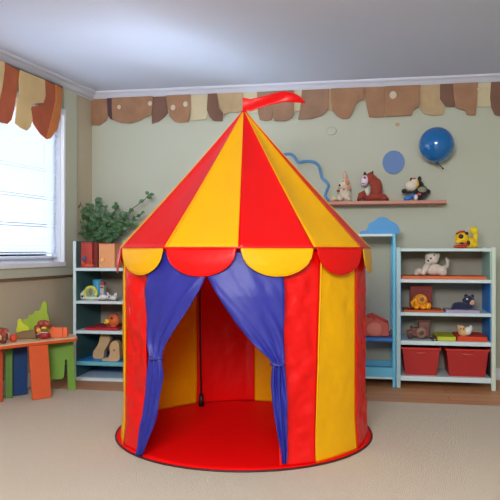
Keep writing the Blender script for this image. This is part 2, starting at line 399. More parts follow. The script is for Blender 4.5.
def curtain(rows, tie, side):
    y0, y1 = rows[0][0], rows[-1][0]
    def fn(u, v):
        y = y0+(y1-y0)*v; a, b = interp(rows, y)
        g = math.exp(-((y-tie)/22.0)**2); low = 1 if y > tie else 0
        fold = math.sin(u*PI*5+(1.2 if side < 0 else 0))*(.002+.010*min(1, g+.55*low))
        drag = noise.noise(Vector((u*7+(v*9 if side < 0 else -v*9), v*5, side*5)))*.010
        e = min(1, max(0, (y-258)/40)); e = e*e*(3-2*e)
        r = RW-.004+.026*e+(fold*.7+drag*(.4+.6*(1-g)))*(.25+.75*e)+(.006 if low else 0)+.008*g
        th = theta_px(a+(b-a)*u, RW+.022)
        return ring(th-rad(0), r, zpy(y, th, RW+.022))
    c = MB().grid(fn, 26, 90).build('door_curtain', BLU, tent, solid=.002)
    y = tie; a, b = interp(rows, y); pts = []
    th0, th1 = theta_px(a-.6, RW+.022), theta_px(b+.6, RW+.022)
    for q in range(20):
        t = q/20*2*PI; th = (th0+th1)/2+(th1-th0)/2*math.cos(t)
        pts.append(ring(th, RW+.026+.020*math.sin(t), zpy(y, th, RW+.022)+.003*math.sin(3*t)))
    MB().tube(pts, .007, 8, True).build('tie_band', mat((44, 48, 140), .45, trans=.0), c)
curtain(LR, 358, -1); curtain(RR, 364, 1)
# poles
for th in (-150.5, -60, 30, 120):
    r = RW-.055
    po = MB().tube([ring(rad(th), r-.03, Z0+.02), ring(rad(th), r-.01, .5), ring(rad(th), r, ZE), ring(rad(th), .30, ZA-.34), ring(rad(th), .02, ZA-.05)], .006, 8).build('pole', mat((38, 32, 34), .4), tent)
    MB().tube([ring(rad(th), r-.03, Z0+.012), ring(rad(th), r-.028, Z0+.085)], [.019, .013], 12).build('pole_foot', mat((22, 22, 26), .5), po)
# apex cap and flag
MB(o=(0, 0, ZA-TC.z)).lathe([(.020, -.018), (.014, .002), (.008, .012)]).build('apex_cap', RED, tent)
kt = (TD)/F
FT = [(242.5, 97.5), (246, 98), (250, 98.8), (256, 97.5), (263, 96), (271, 94), (277, 92.8), (281, 92), (286, 92.3), (291, 93.4), (296, 95), (300, 97), (305, 102)]
FBm = [(242.6, 111.5), (247, 111.5), (251, 111.2), (256, 109.4), (262, 107.5), (268, 105.8), (274, 104.6), (280, 103.8), (285, 103), (290, 103), (295, 103), (300, 102.8), (305, 102.6)]
def flag(u, v):
    q = u*12; i = min(11, int(q)); f = q-i
    a = Vector(FT[i]).lerp(Vector(FT[i+1]), f); b = Vector(FBm[i]).lerp(Vector(FBm[i+1]), f); p = a.lerp(b, v)
    return ((p.x-250)*kt-TC.x, math.sin(u*7)*.022*u+.008*math.sin(v*3+u*4), 1-(p.y-250)*kt-TC.z)
MB().grid(flag, 48, 8).build('flag', RED, tent, solid=.003)

# ------------------------------------------------------------------ shelving units
def zy(px, py, p): return at(px, py, p).z
TEAL = mat((58, 104, 108), .6, .1, 5); DBL = mat((40, 66, 108), .6, .1, 5); GBR = mat((160, 146, 132), .7, .06, 5); BLUE = mat((36, 150, 250), .5, .06, 5)
AQUA = mat((170, 232, 228), .5, .05, 5); SKY = mat((104, 196, 236), .5, .05, 5); GRN = mat((206, 222, 206), .5, .04, 6)
# left bookcase
pf, pb = 4.77, 5.27
L0 = at(73, 382, pf).x; L1 = at(126, 382, pf).x; LM = (L0+L1)/2
lb = thing('toy_bookcase', 'narrow blue bookcase with pale edges in the corner by the window', 'bookcase', (LM, pf, 0))
def lz(py): return zy(97, py, pf)
hw = (L1-L0)/2; dp = pb-pf; tk = .022
for sx, mt in ((-1, TEAL), (1, mat((186, 160, 128), .6))):
    sp = MB().b2((sx*hw, .012, 0), (sx*(hw-tk), dp, lz(241))).build('side_panel', mt, lb, bevel=.002, smooth=False)
    MB().b2((sx*hw, 0, 0), (sx*(hw-tk), .0122, lz(241))).build('edge_strip', EDGE, sp, bevel=.002, smooth=False)
for i, (ya, yb, mt, me_) in enumerate(((268, 271, EDGE, EDGE), (301, 304, EDGE, EDGE), (330.8, 334, EDGE, EDGE), (361.8, 365.8, BLUE, mat((110, 190, 205), .5)), (378, 381.6, EDGE, EDGE))):
    sh = MB().b2((-hw+tk, .012, lz(yb)), (hw-tk, dp-.012, lz(ya))).build('shelf', mt, lb, bevel=.002, smooth=False)
    MB().b2((-hw+tk, .002, lz(yb)), (hw-tk, .0122, lz(ya))).build('edge_strip', me_, sh, bevel=.002, smooth=False)
MB().b2((-hw+tk, dp-.012, .02), (hw-tk, dp, lz(262))).build('back_panel', GBR, lb, smooth=False)
# right shelving unit
qf, qb = 4.915, 5.315
R0 = at(396.4, 382, qf).x; R1 = at(496, 382, qf).x; RM = (R0+R1)/2; rh = (R1-R0)/2; rd = qb-qf
rb = thing('shelving_unit', 'pale edged open shelving unit holding two red bins at the bottom', 'shelf unit', (RM, qf, 0))
def rz_(py): return zy(446, py, qf)
zt = rz_(247.3)
for sx in (-1, 1):
    for yy in (0, rd-.03):
        MB().b2((sx*rh, yy, 0), (sx*(rh-.030), yy+.03, zt)).build('post', GRN if sx > 0 else mat((170, 208, 222), .5), rb, bevel=.003, smooth=False)
LV2 = [(248.3, 251.4), (279.5, 283), (313, 316.4), (341.6, 345.8), (377.2, 382.2)]
for ya, yb in LV2:
    MB().b2((-rh+.030, .004, rz_(yb)), (rh-.030, rd-.004, rz_(ya))).build('shelf', EDGE, rb, bevel=.003, smooth=False)
for sx in (-1, 1):
    MB().b2((sx*(rh-.026), .03, rz_(279.5)), (sx*(rh-.034), rd-.03, rz_(252))).build('side_panel', AQUA, rb, smooth=False)
    MB().b2((sx*(rh-.026), .03, rz_(341.6)), (sx*(rh-.034), rd-.03, rz_(283))).build('side_panel', BLUE, rb, smooth=False)
    MB().b2((sx*(rh-.026), .03, rz_(377)), (sx*(rh-.034), rd-.03, rz_(345))).build('side_panel', mat((70, 62, 84), .6), rb, smooth=False)
MB().b2((-rh+.03, rd-.012, rz_(380)), (rh-.03, rd-.004, rz_(249))).build('back_panel', mat((158, 154, 142), .75), rb, smooth=False)
# blue rack between tent and unit
B0 = at(338, 382, qf+.0).x; B1 = at(396, 382, qf).x-.002; BM = (B0+B1)/2; bh = (B1-B0)/2
bk = thing('open_rack', 'open-backed blue rack between the tent and the shelving unit', 'rack', (BM, qf, 0))
def bz(py): return zy(380, py, qf)
for sx in (-1, 1):
    for yy in (0, rd-.03): MB().b2((sx*bh, yy, 0), (sx*(bh-.022), yy+.03, bz(233.8))).build('post', SKY, bk, bevel=.003, smooth=False)
MB().b2((-bh+.022, .002, bz(236.4)), (bh-.022, rd-.002, bz(233.8))).build('top_board', EDGE, bk, bevel=.002, smooth=False)
MB().b2((-bh+.022, .002, bz(341.5)), (bh-.022, rd-.002, bz(338))).build('shelf', mat((45, 120, 205), .5), bk, bevel=.002, smooth=False)
MB().b2((-bh+.022, .003, bz(377)), (bh-.022, .018, bz(367.6))).build('front_rail', SKY, bk, bevel=.002, smooth=False)
MB().b2((-bh+.022, .0185, bz(377)), (bh-.022, rd-.015, bz(375))).build('bottom_board', SKY, bk, bevel=.002, smooth=False)
MB().b2((-bh+.022, .002, bz(379)), (bh-.022, rd-.002, bz(377))).build('bottom_rail', EDGE, bk, bevel=.001, smooth=False)
MB().b2((-bh+.022, rd-.014, bz(375)), (bh-.022, rd-.003, bz(369))).build('back_rail', SKY, bk, bevel=.001, smooth=False)
# wall shelf
ws = at(387, 202, PW-.15); W0 = at(328, 202, PW-.15).x; W1 = at(446.5, 202, PW-.15).x
wz = at(387, 200.6, PW-.15).z
wsh = thing('wall_shelf', 'thin reddish wooden shelf on the back wall carrying three stuffed animals', 'shelf', ((W0+W1)/2, PW-.15, wz-.026))
hw_ = (W1-W0)/2
MB().b2((-hw_, 0, 0), (hw_, .15, .026)).build('board', mat((196, 132, 112), .5, .12, 18), wsh, bevel=.003, smooth=False)
MB().b2((-hw_, -.001, -.006), (hw_, .012, .001)).build('lower_edge', mat((120, 58, 48), .6), wsh, smooth=False)

# ------------------------------------------------------------------ toys, in pixel-sized units scaled to metres
class Toy:
    """geometry is given as (x px, y depth, z px of the photo) and stands at its own distance p"""
    def __init__(s, name, label, cat, px, py, p, z=None, group=None):
        s.px, s.py, s.k = px, py, kk(px, p)
        b = at(px, py, p)
        if z is not None: b.z = z
        s.root = thing(name, label, cat, b, group=group)
    def m(s): return MB(s.k, (-s.px*s.k, 0, s.py*s.k))
    def _m(s): return MB(s.k)
    def c(s, x, y, d=0): return (x-s.px, d, s.py-y)
    def part(s, name, rgb, prims, rough=.6, bevel=0, smooth=True, **kw):
        m = MB(s.k)
        for pr in prims:
            t = pr[0]
            if t == 'e': m.ell(s.c(pr[1], pr[2], pr[3]), pr[4], pr[5] if len(pr) > 5 else None, n=18)
            elif t == 'b': m.box(s.c(pr[1], pr[2], pr[3]), pr[4], pr[5] if len(pr) > 5 else None)
            elif t == 't': m.tube([s.c(*q) for q in pr[1]], pr[2], 10)
            elif t == 'p': m.prism([(x-s.px, s.py-y) for x, y in pr[1]], pr[2], pr[3])
        mt = rgb if not isinstance(rgb, tuple) else mat(rgb, rough, **kw)
        return m.build(name, mt, s.root, bevel=bevel*s.k, smooth=smooth)
def smoothpoly(pts, n=4):
    out = []; m = len(pts)
    for i in range(m):
        p0, p1, p2, p3 = (Vector(pts[(i+j-1) % m]) for j in range(4))
        for q in range(n):
            t = q/n
            out.append(tuple(.5*((2*p1)+(-p0+p2)*t+(2*p0-5*p1+4*p2-p3)*t*t+(-p0+3*p1-3*p2+p3)*t**3)))
    return out
PL = dict(rough=.9, sheen=.3, bump=.3, bscale=150)

# wall shelf animals (depth y: negative = towards the room)
ps = PW-.085
T = Toy('plush_rabbit', 'cream plush rabbit with one tall ear on the left of the wall shelf', 'stuffed toy', 343, 200.6, ps, wz)
T.part('body', (226, 212, 192), [('e', 344.5, 193, 0, (6, 5, 7.6)), ('t', [(347, 189, -2), (342, 194, -5), (343, 199, -6)], [2.4, 2, 1.8]), ('e', 348, 198, 1, (3.4, 4, 2.6)), ('e', 340, 197.5, -1, (3, 4, 2.8))], **PL)
T.part('head', (232, 216, 196), [('e', 344.5, 182.5, -1, (4.6, 4.4, 4.8)), ('e', 341, 184.5, -2.5, (3, 3, 2.6))], **PL)
T.part('ear', (218, 180, 158), [('t', [(345, 180, 0), (345.3, 174.5, 0), (345, 169.8, 0)], [1.9, 2.1, .8])], **PL)
T.part('cheek_patch', (214, 142, 108), [('e', 346.6, 181.5, -2.8, (3, 3, 3.2)), ('e', 349, 187, -1.5, (2.2, 2.4, 2.4))], **PL)
T.part('nose', (28, 24, 30), [('e', 339.8, 184.6, -5, 1.2), ('e', 343.2, 180.4, -4.9, .7)], .4)
T.part('foot', (214, 206, 176), [('e', 334.5, 197.2, -2, (3.6, 3.4, 2.8)), ('e', 333, 199, -3, (2.6, 3, 1.5))], **PL)
T.part('red_spots', (176, 62, 50), [('e', 338.4, 190, -3.2, (1.6, 1, 1.4)), ('e', 344, 188.5, -4.8, (.9, .8, 1)), ('e', 336.5, 200, -4.5, (3.4, 1.4, .6))])
T = Toy('plush_horse', 'reddish brown toy horse with a white face in the middle of the wall shelf', 'stuffed toy', 373, 200.6, ps, wz)
HB = dict(rough=.7, sheen=.2)
T.part('body', (150, 52, 34), [('e', 374, 196, 0, (13, 5, 4.6)), ('e', 376.5, 188, 0, (6, 4.6, 11)), ('t', [(366, 193, -1), (361, 195, -3), (358.6, 199, -5)], [4, 3.4, 1.6]), ('e', 384, 198, 0, (4.5, 4, 2.6))], **HB)
T.part('head', (150, 52, 34), [('e', 370.5, 177.5, 0, (4.6, 4, 6)), ('e', 374, 182, 0, (4.2, 4, 7))], **HB)
T.part('face', (224, 214, 232), [('e', 364.8, 179.8, -1, (3.9, 3.6, 5.6), ('Y', 14))], .6)
T.part('ear', (84, 26, 26), [('t', [(366.5, 176, 0), (365, 173, 0), (364.6, 170.8, 0)], [2, 1.6, .3])])
T.part('ear', (84, 26, 26), [('t', [(371, 175, 0), (372, 172.5, 0), (373, 170, 0)], [2, 1.6, .3])])
T.part('mane', (92, 28, 26), [('t', [(369, 173, 0), (374.5, 177, 1), (378.5, 184, 2), (381, 191, 3)], [2.2, 2.3, 2.4, 1.6])])
T.part('forehead_mark', (190, 50, 34), [('e', 364.8, 177.2, -4.3, (1.3, .9, 1.3))])
T.part('mouth', (150, 80, 130), [('e', 363.5, 183, -4.1, (1.8, .8, .6))])
T.part('chest', (214, 208, 200), [('e', 367.5, 191, -3.2, (2.6, 2.6, 4.4))])
T.part('hoof', (30, 22, 24), [('e', 386.5, 199.4, -2, (2.2, 2.4, 1.2)), ('e', 358.6, 199.6, -5.5, (1.2, 1.6, 1))])
T = Toy('plush_bear', 'black and cream toy bear with blue legs at the right end of the wall shelf', 'stuffed toy', 416, 200.6, ps, wz)
T.part('body', (30, 26, 36), [('e', 420.5, 192, 0, (7.5, 5.5, 7.4)), ('e', 427, 191.5, 0, (3.2, 3, 2.6)), ('e', 419.5, 186.5, .5, (4.6, 4.5, 6)), ('t', [(423, 196, -2), (418, 199, -4)], [2.6, 1.8])], **PL)
T.part('face', (232, 220, 200), [('e', 411.5, 185.8, -2, (6, 4.6, 5)), ('e', 414.5, 182, -1, (4, 3.8, 3.6))], **PL)
T.part('muzzle', (34, 28, 34), [('e', 404.3, 191, -3, (2.6, 2.6, 2.4)), ('e', 409, 192.4, -3.2, (4.4, 2.4, 1.2))])
T.part('ear', (66, 44, 40), [('e', 411.4, 179.4, 0, (1.4, 1.6, 2.3))], **PL)
T.part('ear', (66, 44, 40), [('e', 419.5, 178.8, 0, (2, 1.8, 2.8))], **PL)
T.part('red_brow', (206, 84, 70), [('e', 414, 178.7, -3, (2, 1.4, .9)), ('e', 418.6, 194.4, -5.4, (2, 1, 1.3))])
T.part('collar', (220, 180, 50), [('t', [(417.2, 181, -3.4), (417.8, 185, -4.6), (416, 188.5, -4.8)], [1, 1.1, .9])])
T.part('chest_patch', (150, 148, 120), [('e', 421.5, 190, -4, (4.4, 2.4, 3))], **PL)
T.part('leg', (58, 122, 205), [('e', 408, 198, -2.5, (4.4, 3.4, 2.8), ('Y', -14)), ('e', 413, 195.6, -3, (2.6, 2.4, 2))], .5)
T.part('paw', (236, 236, 238), [('e', 415.6, 197.4, -4.4, (1.9, 1.8, 3))], **PL)

# cloud outline, discs and balloon on the wall
cz = [(287, 154), (293, 155.6), (296, 159.5), (298.8, 162.4), (306, 161.2), (314, 162), (318.6, 166), (320.5, 172), (322, 178), (326, 181.5), (328.6, 185.5), (326.8, 190), (325.2, 196), (328.5, 201.5),
      (322, 206), (300, 208), (262, 206), (250, 196), (252, 180), (262, 170), (272, 158)]
pc = PW-.012
sp_ = smoothpoly(cz, 5); m = MB(); ctr = at(290, 182, pc)
m.tube([at(a, b, pc)-ctr for a, b in sp_], .011, 8, True)
cl = thing('wall_cloud_frame', 'blue wavy cloud-shaped outline mounted on the wall behind the tent roof', 'wall decoration', ctr)
m.build('outline', mat((84, 146, 205), .5), cl)
p = at(393.5, 162.5, PW); k = kk(393.5, PW)
m = MB(); m.prism([(10.8*k*math.cos(q*PI/24), 11.8*k*math.sin(q*PI/24)) for q in range(48)], -.010, 0)
o = m.build('wall_disc', mat((98, 132, 188), .6), smooth=False, bevel=.002); o.matrix_world = FB@Matrix.Translation(p)
tag(o, 'flat dusty blue disc stuck on the wall beside the balloon', 'wall decoration')
p = at(331, 131, PW); k = kk(331, PW)
m = MB(); m.prism([(5.6*k*math.cos(q*PI/16), 4.2*k*math.sin(q*PI/16)) for q in range(32)], -.010, 0)
o = m.build('wall_plate', mat((188, 190, 176), .8), smooth=False, bevel=.006); o.matrix_world = FB@Matrix.Translation(p)
tag(o, 'small pale round plate on the wall above the cloud outline', 'plate')
p = at(397.5, 124.5, PW); k = kk(397, PW)
m = MB(); m.prism([(2.2*k*math.cos(q*PI/8), 1.8*k*math.sin(q*PI/8)) for q in range(16)], -.004, 0)
o = m.build('wall_smudge', mat((196, 156, 122), .8), smooth=False); o.matrix_world = FB@Matrix.Translation(p)  # faint smudge on the wall, modelled as a thin tan disc
tag(o, 'tiny tan smudge on the wall above the flat blue disc', 'smudge')
T = Toy('balloon', 'shiny blue round balloon against the back wall above the shelf', 'balloon', 436.5, 163, PW-.14)
m = MB(T.k); rr = 17.4
m.lathe([(.01, 35.2+.3), (3, 35.2)]+[(rr*math.sin(a*PI/24), 18.2+rr*1.02*math.cos(a*PI/24)) for a in range(2, 23)]+[(1.4, .4), (.8, -.4)], n=32)
m.build('balloon_skin', mat((10, 104, 178), .16, .03, coat=.6), T.root)
T.part('knot', (16, 60, 120), [('e', 437.5, 163.6, 0, (1.7, 1.5, 1.1))], .3)
T.part('string', (40, 40, 48), [('t', [(438, 164, 0), (440.5, 166, 0), (442.5, 168, 1)], .45), ('e', 442.8, 168.4, 1, .9)])

# light blue cloud on the blue rack
T = Toy('toy_cloud', 'blue wooden cloud standing on the open blue rack', 'toy', 383, 233.8, qf+.12, bz(233.8))
T.part('cloud', (58, 150, 214), [('p', smoothpoly([(362, 233.6), (361, 231), (367, 229.5), (369, 223.5), (374, 221), (379, 217.2), (386, 217.6), (391, 221), (396, 224), (399, 229.5), (397, 233.6), (380, 233.7)]), -2.5, 2.5)], .5, bevel=.8, smooth=False)
# yellow toy on top of shelving unit
T = Toy('yellow_dog', 'yellow toy dog with raised ball tail on top of the shelving unit', 'toy', 465, 248.3, qf+.12, zt)
T.root.location.z = rz_(248.3)
Y1 = (244, 200, 30)
T.part('body', Y1, [('e', 469, 242.5, 0, (7, 5, 5.6)), ('e', 474, 244.5, 0, (3.6, 4, 3.6))], .5)
T.part('head', Y1, [('e', 461.5, 237.8, -3, (7, 6, 6.6)), ('e', 458.4, 241.5, -6, (4, 3.6, 3))], .5)
T.part('tail', (238, 214, 40), [('t', [(474, 244, 1), (475.6, 238, 1), (474.4, 232, 1)], [2.2, 2.2, 3]), ('e', 473.6, 230.6, 1, (4.4, 4, 4.2))], .5)
T.part('ear', (40, 34, 30), [('e', 465.6, 233.6, -6, (2, 2, 1.8))], .5)
T.part('eye', (26, 24, 34), [('e', 460, 236.6, -8.6, (2.4, 1.2, 2.3))], .4)
T.part('brow', (196, 40, 30), [('t', [(455.5, 234, -7), (459.5, 231.8, -7.4), (464, 231.6, -6.4)], 1)], .5)
T.part('patch', (34, 34, 60), [('e', 467.5, 243, -5, (1.8, 1.4, 2.6)), ('e', 460.4, 243.2, -9, (2.4, .9, .9))], .5)
T.part('red_base', (214, 58, 24), [('e', 459.5, 246.6, -5, (6.5, 4, 1.7)), ('e', 464, 244.6, -6.5, (3, 2, 1.6))], .5)
# orange tray + puppy
z2 = rz_(279.5); z3 = rz_(313); z4 = rz_(341.6); z5 = rz_(377.2)
def flat(name, label, cat, x0, x1, p0, p1, z, h, rgb, px_mid=None, rough=.5, rim=0):
    a = at(x0, 300, p0).x; b = at(x1, 300, p0).x
    e = MB(); e.b2((-(b-a)/2, 0, 0), ((b-a)/2, p1-p0, h))
    if rim:
        for q in ((-(b-a)/2, -(b-a)/2+.006), ((b-a)/2-.006, (b-a)/2)): e.b2((q[0], 0, h), (q[1], p1-p0, h+rim))
    o = e.build(name, mat(rgb, rough), smooth=False, bevel=.003)
    o.matrix_world = FB@Matrix.Translation(((a+b)/2, p0, z)); tag(o, label, cat); return o
flat('tray', 'flat orange tray on the upper shelf under the white puppy', 'tray', 402, 487, qf+.03, qf+.33, z2, .022, (226, 104, 44))
T = Toy('plush_puppy', 'white plush puppy lying on the orange tray', 'stuffed toy', 431, 277, qf+.14, z2+.022)
W1_ = (226, 216, 206)
T.part('body', W1_, [('e', 433, 270.5, 1, (9, 5.5, 6)), ('e', 441, 272, 0, (5.4, 5, 5)), ('t', [(428, 265, -3), (424, 272, -5), (422, 276, -6)], [3.2, 3, 2.2])], **PL)
T.part('head', W1_, [('e', 431.8, 259.6, -2, (6.6, 5.6, 6.2)), ('e', 428.6, 262.6, -5, (4, 3.4, 3.2))], **PL)
T.part('ear', (206, 164, 142), [('e', 426.6, 259.2, -1, (1.7, 2.6, 4.4))], **PL)
T.part('ear', (216, 200, 186), [('e', 437.4, 257, -1, (2, 2.4, 3.4))], **PL)
T.part('eye', (24, 22, 26), [('e', 430.2, 259.6, -7.3, .9), ('e', 433.4, 256.4, -6.9, .8), ('e', 427.6, 262, -8.2, (1.1, .9, .9))], .3)
T.part('paw', (214, 200, 190), [('e', 418.6, 272.6, -3, (4.4, 4, 3.4), ('Y', -18)), ('e', 416.4, 275, -4, (2.6, 3.4, 2)), ('e', 442, 274.6, -4, (4, 3, 2.4))], **PL)
T.part('tail', (220, 210, 204), [('t', [(443, 270, 2), (446.6, 267, 2), (447.4, 262, 2), (445.6, 259, 2)], [2.2, 2, 1.9, 1.2])], **PL)
# second bay
flat('storybook', 'thin orange book on the second shelf under the yellow elephant', 'book', 404, 444, qf+.03, qf+.30, z3, .014, (206, 92, 40))
T = Toy('toy_box', 'dark red box standing behind the yellow elephant', 'box', 421, 311.2, qf+.17, z3+.0145)
T.part('box_body', (128, 34, 28), [('b', 421, 300.2, 3, (21.5, 9, 21.6))], .6, bevel=.6, smooth=False)
T.part('lid_edge', (152, 52, 40), [('b', 421, 289, 3, (22, 9.4, 1))], .6, bevel=.2, smooth=False)
T = Toy('yellow_elephant', 'yellow orange toy elephant in front of the dark red box', 'toy', 421, 311, qf+.10, z3+.0145)
T.part('body', (240, 166, 34), [('e', 420.5, 302.5, 0, (7, 4, 7)), ('t', [(415, 300, -1), (412.6, 304, -2), (413.6, 308.6, -2)], [3, 2.2, 1.6]), ('e', 428, 307.5, -1, (3, 3, 3.4)), ('e', 416.5, 308.8, -1, (3, 3, 2.2)), ('e', 423, 309, -1, (3, 3, 2))], .55)
T.part('ear', (226, 140, 24), [('e', 421.6, 301, -4, (5, 1.2, 5))], .55)
T.part('eye', (120, 96, 70), [('e', 421.4, 300.6, -5.2, (2, .8, 2))], .4)
flat('activity_book', 'lavender book on the second shelf under the navy dog', 'book', 446, 480, qf+.02, qf+.22, z3, .020, (174, 160, 196))
T = Toy('navy_dog', 'dark navy toy dog lying on the lavender book', 'toy', 464, 308.6, qf+.10, z3+.0205)
NV = (36, 42, 78)
T.part('body', NV, [('e', 460, 305, 0, (8, 5, 3.8)), ('t', [(455, 306, -1), (451.8, 307.6, -2)], [2.4, 1.4]), ('e', 468, 305, 0, (5, 4.6, 4))], **PL)
T.part('head', NV, [('e', 468.4, 299.6, -1, (5.4, 4.8, 4.8)), ('e', 464.2, 299.8, -1, (2, 2, 3))], **PL)
T.part('ear', (26, 30, 60), [('e', 466, 295.4, 0, (2, 1.6, 2)), ('e', 472, 295.6, 0, (1.8, 1.6, 2))], **PL)
T.part('muzzle', (206, 162, 138), [('e', 471.2, 301.4, -4.6, (2.6, 1.8, 2.8))], .6)
T.part('eye', (220, 224, 236), [('e', 466.2, 298, -5.2, (1.1, .6, .9))], .4)
# third bay
T = Toy('brown_tractor', 'brown toy tractor with a round front wheel on the third shelf', 'toy', 420, 341, qf+.12, z4)
T.part('body', (120, 78, 66), [('b', 420, 334, 1, (18, 8, 9)), ('b', 424, 326.6, 1, (11, 7, 7)), ('b', 410, 334.8, 0, (6, 7, 5))], .6, bevel=1.2, smooth=False)
T.part('roof', (92, 56, 50), [('b', 423, 322.6, 1, (14, 8, 1.6))], .6, bevel=.5, smooth=False)
T.part('wheel', (146, 104, 88), [('e', 421, 334.2, -5, (5.6, 1.6, 5.6))], .5)
T.part('hub', (84, 66, 62), [('e', 421, 334.2, -6.6, (2.4, .8, 2.4))], .5)
T.part('wheel', (90, 50, 46), [('e', 410.4, 338, -3.5, (2.9, 1.4, 2.9))], .5)
T.part('wheel', (90, 50, 46), [('e', 431, 338, -3.5, (2.9, 1.4, 2.9))], .5)
T.part('chimney', (90, 58, 52), [('t', [(412, 333, 0), (411.4, 328, 0)], 1.1)], .5)
flat('lime_tray', 'lime yellow tray on the third shelf beside the tractor', 'tray', 437, 456, qf+.04, qf+.33, z4, .030, (196, 200, 40))
T = Toy('toy_car', 'tiny black toy car at the edge of the third shelf', 'toy car', 435, 341.4, qf+.03, z4)
T.part('body', (34, 30, 28), [('b', 434.6, 339, 0, (5, 4, 2.4)), ('b', 434.8, 337.4, 0, (3, 3.6, 1.6))], .5, bevel=.4, smooth=False)
T.part('stripe', (212, 178, 40), [('b', 434.6, 340, -2.1, (4.2, .5, .8))], .5, smooth=False)
T.part('wheel', (16, 16, 18), [('e', 433, 340.5, -2.2, (.9, .5, .9))])
T.part('wheel', (16, 16, 18), [('e', 436.4, 340.5, -2.2, (.9, .5, .9))])
flat('cushion', 'flat orange red cushion at the right end of the third shelf', 'cushion', 457.5, 487.5, qf+.03, qf+.33, z4, .034, (222, 72, 36), rough=.8)
T = Toy('plush_owl', 'small tan and white plush owl on the orange red cushion', 'stuffed toy', 463.5, 337, qf+.07, z4+.0345)
T.part('body', (226, 184, 128), [('e', 463, 333, 0, (4.6, 3.6, 4.2)), ('e', 461.4, 329.6, -.5, (3.8, 3.4, 3.2)), ('e', 458.6, 327.4, 0, (1.2, 1, 1.6))], **PL)
T.part('wing', (226, 226, 228), [('e', 467.6, 331.8, -1, (3.6, 2.4, 4.4), ('Y', 20)), ('e', 470.2, 329, -1, (1.8, 1.6, 3))], **PL)
T.part('eye', (60, 40, 30), [('e', 460.4, 329.4, -3.8, .7), ('e', 463, 329.6, -3.6, .7)], .4)
T.part('foot', (200, 120, 60), [('e', 461, 336.6, -3, (1.7, 1.6, .6)), ('e', 465, 336.6, -3, (1.7, 1.6, .6))])
# two red bins
def bin_(x0, x1, label):
    cx = (x0+x1)/2; T = Toy('storage_bin', label, 'bin', cx, 377.2, qf+.03, z5, group='red bins on the bottom shelf'); k = T.k
    h = (377-350.5)*k; wt, wb = (x1-x0)/2*k, ((x1-x0)/2-3.8)*k; d = .31
    def frus(w0, w1, z0, z1, ins): return [(-w0, ins, z0), (w0, ins, z0), (w0, d-ins, z0), (-w0, d-ins, z0), (-w1, ins*.3, z1), (w1, ins*.3, z1), (w1, d-ins*.3, z1), (-w1, d-ins*.3, z1)]
    bm = bmesh.new(); V = [bm.verts.new(v) for v in frus(wb, wt-.006, 0, h, .02)]
    for f in ((0, 3, 2, 1), (0, 1, 5, 4), (1, 2, 6, 5), (2, 3, 7, 6), (3, 0, 4, 7)): bm.faces.new([V[i] for i in f])
    m = MB(); m.bm.free(); m.bm = bm; m.build('bin_body', mat((176, 34, 34), .45, .05), T.root, smooth=False, solid=.004, bevel=.003)
    m = MB()
    m.b2((-wt-.004, -.004, h-.004), (wt+.004, .012, h+.010)); m.b2((-wt-.004, d-.012, h-.004), (wt+.004, d+.004, h+.010))
    m.b2((-wt-.004, .012, h-.004), (-wt+.010, d-.012, h+.010)); m.b2((wt-.010, .012, h-.004), (wt+.004, d-.012, h+.010))
    m.build('rim', mat((206, 40, 34), .4, .05), T.root, smooth=False, bevel=.002)
    m = MB(); m.tube([(-.035, .004, h-.024), (-.030, -.006, h-.026), (0, -.009, h-.028), (.030, -.006, h-.026), (.035, .004, h-.024)], .005, 8)
    m.build('handle', mat((214, 92, 84), .4), T.root)
bin_(402.2, 440, 'red plastic bin on the bottom shelf, under the brown tractor')
bin_(446.8, 488.4, 'red plastic bin on the bottom shelf, under the orange red cushion')
# red play bag on rack
T = Toy('play_house', 'red toy house case with slanted handle roof on the blue rack shelf', 'toy', 377, 338, qf+.10, bz(338))
T.part('house_body', (204, 92, 84), [('p', [(362, 337.6), (362.5, 322), (366.5, 317.6), (370, 315), (388, 323.6), (389, 337.6)], -5, 6)], .6, bevel=1, smooth=False)
T.part('handle', (196, 66, 62), [('t', [(369, 318.4, -5.6), (371.4, 314.8, -5.6), (379, 318.4, -5.6), (387.6, 323, -5.6)], 1.2), ('t', [(371.5, 315, -5.6), (374.5, 320.6, -5.6)], .8)], .5)
T.part('front_circle', (226, 130, 116), [('e', 374.6, 330.6, -5, (8, 1.1, 7))], .6)
T = Toy('toy_figure', 'small grey toy figure beside the red toy house case', 'toy', 391.4, 338, qf+.12, bz(338))
T.part('body', (120, 120, 124), [('e', 391, 334.6, 0, (1.7, 1.8, 3.2))], .6)
T.part('head', (212, 196, 176), [('e', 391.2, 330, 0, (1.3, 1.4, 1.4))], .6)
T.part('arm', (90, 96, 100), [('t', [(390, 333, -1), (389.4, 336, -2)], .7)], .6)

# ------------------------------------------------------------------ contents of the left bookcase
za, zb_, zc, zd = lz(268), lz(301), lz(330.8), lz(361.8)
def boxtoy(name, label, x0, x1, y0, rgb, top_rgb, p, z, dep):
    cx = (x0+x1)/2; T = Toy(name, label, 'box', cx, 268, p, z); h = 268-y0; w_ = x1-x0
    T.part('box_body', rgb, [('b', cx, 268-h/2, dep/2, (w_, dep, h))], .6, bevel=.5, smooth=False)
    T.part('lid', top_rgb, [('b', cx, y0-.4, dep/2, (w_+.5, dep+.5, 1.4))], .6, bevel=.3, smooth=False)
    return T
boxtoy('storage_box', 'tall red box at the left on top of the corner bookcase', 77.9, 92.4, 243.6, (196, 74, 62), (170, 60, 52), pf+.10, za, 24)
T = boxtoy('storage_box', 'tall dark red box between the red and the peach boxes', 93.2, 97.8, 243.6, (128, 42, 40), (110, 36, 36), pf+.12, za, 24)
T = boxtoy('storage_box', 'peach box with a round knob on top of the corner bookcase', 98.4, 115, 245, (232, 160, 106), (226, 142, 98), pf+.10, za, 24)
T.part('knob', (244, 184, 110), [('e', 102.6, 260.4, -1, (2.4, 1.6, 2.4))], .5)
